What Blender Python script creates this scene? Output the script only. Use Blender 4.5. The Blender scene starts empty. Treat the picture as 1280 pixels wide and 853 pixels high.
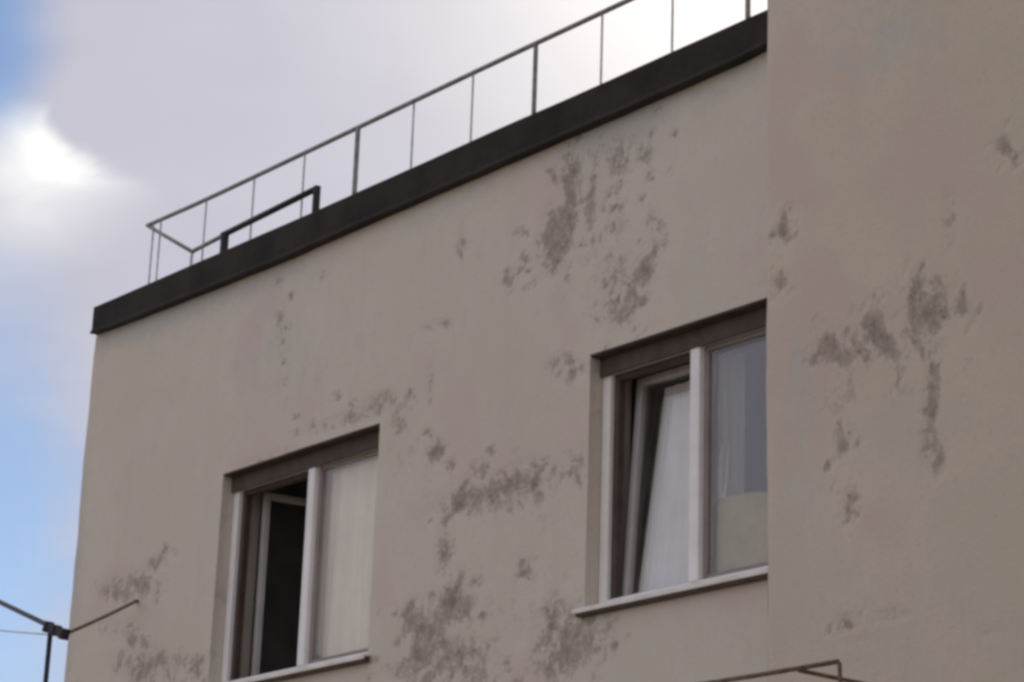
import bpy, bmesh, math, random
import numpy as np
from mathutils import Vector, Matrix, noise

random.seed(7)
scene = bpy.context.scene
col = scene.collection

# ------------------------------------------------------------------ camera
cam_data = bpy.data.cameras.new('camera')
cam = bpy.data.objects.new('camera', cam_data)
col.objects.link(cam)
CR = Vector((0.65193, 0.75756, 0.03302)); CU = Vector((0.22312, -0.23327, 0.94647)); CF = Vector((-0.72471, 0.60966, 0.3211))
m = Matrix((CR, CU, -CF)).transposed().to_4x4()
m.translation = Vector((12.3456, -7.0719, 1.6))
cam.matrix_world = m
cam_data.sensor_width = 36.0
cam_data.lens = 85.53
cam_data.clip_end = 4000
scene.camera = cam

# ------------------------------------------------------------------ light
SUN_DIR = Vector((-0.6231, 0.6269, 0.4677)).normalized()      # behind the roof, veiled by cloud
SUN_EL = math.asin(SUN_DIR.z)
SUN_AZ = math.atan2(SUN_DIR.x, SUN_DIR.y)
sun_data = bpy.data.lights.new('sun', 'SUN')
sun_data.energy = 1.2
sun_data.angle = math.radians(12)
sun_data.color = (1.0, 0.95, 0.88)
sun = bpy.data.objects.new('sun', sun_data)
col.objects.link(sun)
sun.location = (-20, 20, 30)
sun.rotation_euler = (-SUN_DIR).to_track_quat('-Z', 'Y').to_euler()

scene.view_settings.view_transform = 'Standard'
scene.view_settings.look = 'None'
scene.view_settings.exposure = 0.12
scene.view_settings.gamma = 1.0
scene.view_settings.use_curve_mapping = False
scene.cycles.pixel_filter_type = 'BLACKMAN_HARRIS'
scene.cycles.filter_width = 3.4            # soft phone lens
scene.cycles.use_denoising = True
scene.cycles.max_bounces = 4
scene.cycles.transparent_max_bounces = 12


class NT:
    """tiny node-tree helper"""
    def __init__(self, tree):
        self.t = tree
    def n(self, typ, ins=None, **attr):
        nd = self.t.nodes.new(typ)
        for k, v in attr.items():
            setattr(nd, k, v)
        for k, v in (ins or {}).items():
            s = nd.inputs[k]
            if isinstance(v, bpy.types.NodeSocket):
                self.t.links.new(v, s)
            else:
                s.default_value = v
        return nd
    def math(self, op, a, b=0.0, c=0.0, clamp=False):
        return self.n('ShaderNodeMath', {0: a, 1: b, 2: c}, operation=op, use_clamp=clamp).outputs[0]
    def vmath(self, op, a, b=(0, 0, 0), out=0):
        return self.n('ShaderNodeVectorMath', {0: a, 1: b}, operation=op).outputs[out]
    def smooth(self, v, lo, hi, a=0.0, b=1.0):
        return self.n('ShaderNodeMapRange', {'Value': v, 'From Min': lo, 'From Max': hi, 'To Min': a, 'To Max': b},
                      interpolation_type='SMOOTHSTEP').outputs[0]
    def mix(self, f, a, b, blend='MIX'):
        nd = self.n('ShaderNodeMix', data_type='RGBA', blend_type=blend)
        for k, v in ((0, f), (6, a), (7, b)):
            if isinstance(v, bpy.types.NodeSocket):
                self.t.links.new(v, nd.inputs[k])
            else:
                nd.inputs[k].default_value = v if k == 0 else (tuple(v) + (1.0,) if len(v) == 3 else v)
        return nd.outputs[2]
    def noise(self, vec, scale, detail=4.0, rough=0.55, dist=0.0):
        return self.n('ShaderNodeTexNoise', {'Vector': vec, 'Scale': scale, 'Detail': detail, 'Roughness': rough,
                                             'Distortion': dist}).outputs[0]


# ------------------------------------------------------------------ sky: Nishita behind a broken cloud layer
world = bpy.data.worlds.new('World')
scene.world = world
world.use_nodes = True
world.cycles.sampling_method = 'MANUAL'
world.cycles.sample_map_resolution = 512
wt = world.node_tree
wt.nodes.clear()
N = NT(wt)
sky = N.n('ShaderNodeTexSky', sky_type='NISHITA')
sky.sun_disc = False
sky.sun_elevation = SUN_EL
sky.sun_rotation = SUN_AZ
sky.air_density = 1.0
sky.dust_density = 0.0
sky.ozone_density = 4.0
D = N.vmath('NORMALIZE', N.n('ShaderNodeTexCoord').outputs['Generated'])
sep = N.n('ShaderNodeSeparateXYZ', {0: D})
zc = N.math('ADD', N.math('MAXIMUM', sep.outputs[2], 0.0), 0.16)
P2 = N.n('ShaderNodeCombineXYZ', {0: N.math('DIVIDE', sep.outputs[0], zc), 1: N.math('DIVIDE', sep.outputs[1], zc), 2: 3.7}).outputs[0]
big = N.noise(P2, 1.1, 3.0, 0.55)
fine = N.noise(P2, 5.0, 3.0, 0.55, 0.3)
wob = N.math('SUBTRACT', fine, 0.5)

def lobe(d, deg, wobble=0.0, squash=None):
    """soft patch of sky round a direction, its edge broken by the cloud noise"""
    v = N.vmath('SUBTRACT', D, tuple(Vector(d).normalized()))
    if squash:
        a, k = squash                                   # stretch along axis a by k
        t = N.vmath('DOT_PRODUCT', v, tuple(a), 1)
        sc = N.n('ShaderNodeVectorMath', {0: tuple(a), 3: N.math('MULTIPLY', t, 1.0 / k - 1.0)}, operation='SCALE').outputs[0]
        v = N.vmath('ADD', v, sc)
    r = N.math('DIVIDE', N.vmath('LENGTH', v, out=1), math.radians(deg))
    r = N.math('ADD', r, N.math('MULTIPLY', wob, wobble))
    return N.smooth(r, 1.5, 0.35)

gap1 = lobe((-0.8160, 0.3960, 0.4200), 1.7, 1.2, (CU, 1.6))
gap2 = lobe((-0.862, 0.452, 0.232), 2.3, 0.8, (CU, 2.4))
gaps = N.math('MAXIMUM', N.math('MULTIPLY', gap1, 0.80), N.math('MULTIPLY', gap2, 0.70))
cover = N.smooth(big, 0.12, 0.26)
cover = N.math('MULTIPLY', cover, N.math('SUBTRACT', 1.0, gaps))
cover = N.math('MULTIPLY', cover, 0.98)
sd = N.math('MAXIMUM', N.vmath('DOT_PRODUCT', D, tuple(SUN_DIR), 1), 0.0)
glow = N.math('ADD', N.math('MULTIPLY', N.math('POWER', sd, 190.0), 0.48), N.math('MULTIPLY', N.math('POWER', sd, 40.0), 0.10))
shade = N.math('ADD', 0.86, N.math('MULTIPLY', fine, 0.22))
base = N.mix(1.0, (0.528, 0.520, 0.600), N.n('ShaderNodeCombineXYZ', {0: shade, 1: shade, 2: shade}).outputs[0], 'MULTIPLY')
edge = N.math('SUBTRACT', N.noise(P2, 9.0, 3.0, 0.6, 0.8), 0.5)
# sunlit cloud rim: crisp along its upper right edge, fading away below it
CW = (Vector((-0.8140, 0.4372, 0.3823)) + CR * 0.0065 + CU * 0.0050).normalized()
vv = N.vmath('SUBTRACT', D, tuple(CW))
un = N.math('DIVIDE', N.vmath('DOT_PRODUCT', vv, tuple((CR * 0.60 + CU * 0.80)), 1), math.radians(1.0))
ua = N.math('DIVIDE', N.vmath('DOT_PRODUCT', vv, tuple((CR * 0.80 - CU * 0.60)), 1), math.radians(1.0))
dn = N.math('SUBTRACT', N.math('ADD', N.math('MULTIPLY', wob, 1.1), N.math('MULTIPLY', edge, 1.8)), un)
rise = N.smooth(dn, -0.45, 0.55)
fall = N.math('POWER', 2.718, N.math('MULTIPLY', N.math('MAXIMUM', dn, 0.0), -0.62))
side_ = N.math('POWER', 2.718, N.math('MULTIPLY', N.math('POWER', N.math('ABSOLUTE', N.math('DIVIDE', ua, 1.45)), 2.0), -1.0))
white = N.math('MULTIPLY', N.math('MULTIPLY', rise, fall), side_)
wob = N.math('ADD', wob, N.math('MULTIPLY', edge, 1.3))
cloud = N.mix(N.math('MINIMUM', N.math('MULTIPLY', white, 1.25), 1.0), base, (1.10, 1.09, 1.04))
gl = N.n('ShaderNodeVectorMath', {0: (1.0, 0.89, 0.68), 3: glow}, operation='SCALE').outputs[0]
cloud = N.mix(1.0, cloud, gl, 'ADD')
cloud10 = N.n('ShaderNodeVectorMath', {0: cloud, 3: 10.0}, operation='SCALE').outputs[0]
cover = N.math('MAXIMUM', cover, N.math('MINIMUM', N.math('MULTIPLY', white, 1.3), 1.0))
skyc = N.mix(cover, sky.outputs[0], cloud10)
bg = N.n('ShaderNodeBackground', {'Color': skyc, 'Strength': 0.1})
N.n('ShaderNodeOutputWorld', {0: bg.outputs[0]})

# ------------------------------------------------------------------ helpers
def link(name, me, mat=None, parent=None, smooth=False):
    o = bpy.data.objects.new(name, me)
    col.objects.link(o)
    if mat is not None:
        me.materials.append(mat)
    if parent is not None:
        o.parent = parent
    if smooth:
        for p in me.polygons:
            p.use_smooth = True
    return o

def build(name, bm, mat, parent=None, smooth=False):
    bmesh.ops.recalc_face_normals(bm, faces=bm.faces[:])
    me = bpy.data.meshes.new(name)
    bm.to_mesh(me)
    bm.free()
    return link(name, me, mat, parent, smooth)

def tag(o, label=None, cat=None, group=None, kind=None):
    for k, v in (('label', label), ('category', cat), ('group', group), ('kind', kind)):
        if v:
            o[k] = v
    return o

def empty(name, loc=(0, 0, 0)):
    o = bpy.data.objects.new(name, None)
    o.location = loc
    col.objects.link(o)
    return o

def part(parent, name, bm, mat, smooth=False):
    """mesh in world coordinates, parented to a thing that may stand elsewhere"""
    o = build(name, bm, mat, None, smooth)
    o.parent = parent
    top = parent
    off = Vector((0, 0, 0))
    while top is not None:
        off += top.location
        top = top.parent
    o.data.transform(Matrix.Translation(-off))
    return o

def box(bm, x0, x1, y0, y1, z0, z1, bev=0.0, mtx=None):
    vs = [bm.verts.new((x, y, z)) for x in (x0, x1) for y in (y0, y1) for z in (z0, z1)]
    idx = [(0, 1, 3, 2), (4, 6, 7, 5), (0, 4, 5, 1), (2, 3, 7, 6), (0, 2, 6, 4), (1, 5, 7, 3)]
    fs = [bm.faces.new([vs[i] for i in f]) for f in idx]
    vv = vs
    if bev > 0:
        es = list({e for f in fs for e in f.edges})
        r = bmesh.ops.bevel(bm, geom=es, offset=bev, segments=2, affect='EDGES', profile=0.5)
        vv = list({v for v in r['verts']} | {v for v in vs if v.is_valid})
    if mtx is not None:
        for v in vv:
            v.co = mtx @ v.co
    return bm

def tube(bm, pts, r, seg=10, cap=True):
    pts = [Vector(p) for p in pts]
    rs = r if isinstance(r, (list, tuple)) else [r] * len(pts)
    rings = []
    ref = None
    for i, p in enumerate(pts):
        a = pts[max(i - 1, 0)]; b = pts[min(i + 1, len(pts) - 1)]
        d = (b - a).normalized()
        if ref is None or abs(ref.dot(d)) > 0.98:
            ref = Vector((0, 0, 1)) if abs(d.z) < 0.9 else Vector((1, 0, 0))
        u = d.cross(ref).normalized(); w = u.cross(d)
        rings.append([bm.verts.new(p + (u * math.cos(2 * math.pi * k / seg) + w * math.sin(2 * math.pi * k / seg)) * rs[i]) for k in range(seg)])
    for a, b in zip(rings, rings[1:]):
        for k in range(seg):
            bm.faces.new((a[k], a[(k + 1) % seg], b[(k + 1) % seg], b[k]))
    if cap:
        bm.faces.new(rings[0]); bm.faces.new(rings[-1])
    return bm

def mat(name, colr, rough=0.6, metal=0.0, var=0.12, vscale=6.0, bump=0.0, bscale=40.0, spec=0.5):
    mt = bpy.data.materials.new(name)
    mt.use_nodes = True
    mt.node_tree.nodes.clear()
    n = NT(mt.node_tree)
    pos = n.n('ShaderNodeTexCoord').outputs['Object']
    v = n.smooth(n.noise(pos, vscale, 6.0, 0.65), 0.3, 0.7)
    dark = tuple(c * (1 - var) for c in colr); light = tuple(min(1, c * (1 + var)) for c in colr)
    c = n.mix(v, dark, light)
    b = n.n('ShaderNodeBsdfPrincipled', {'Base Color': c, 'Roughness': rough, 'Metallic': metal, 'Specular IOR Level': spec})
    if bump:
        bp = n.n('ShaderNodeBump', {'Strength': 0.6, 'Distance': bump, 'Height': n.noise(pos, bscale, 5.0, 0.6)})
        mt.node_tree.links.new(bp.outputs[0], b.inputs['Normal'])
    n.n('ShaderNodeOutputMaterial', {0: b.outputs[0]})
    return mt
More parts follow.
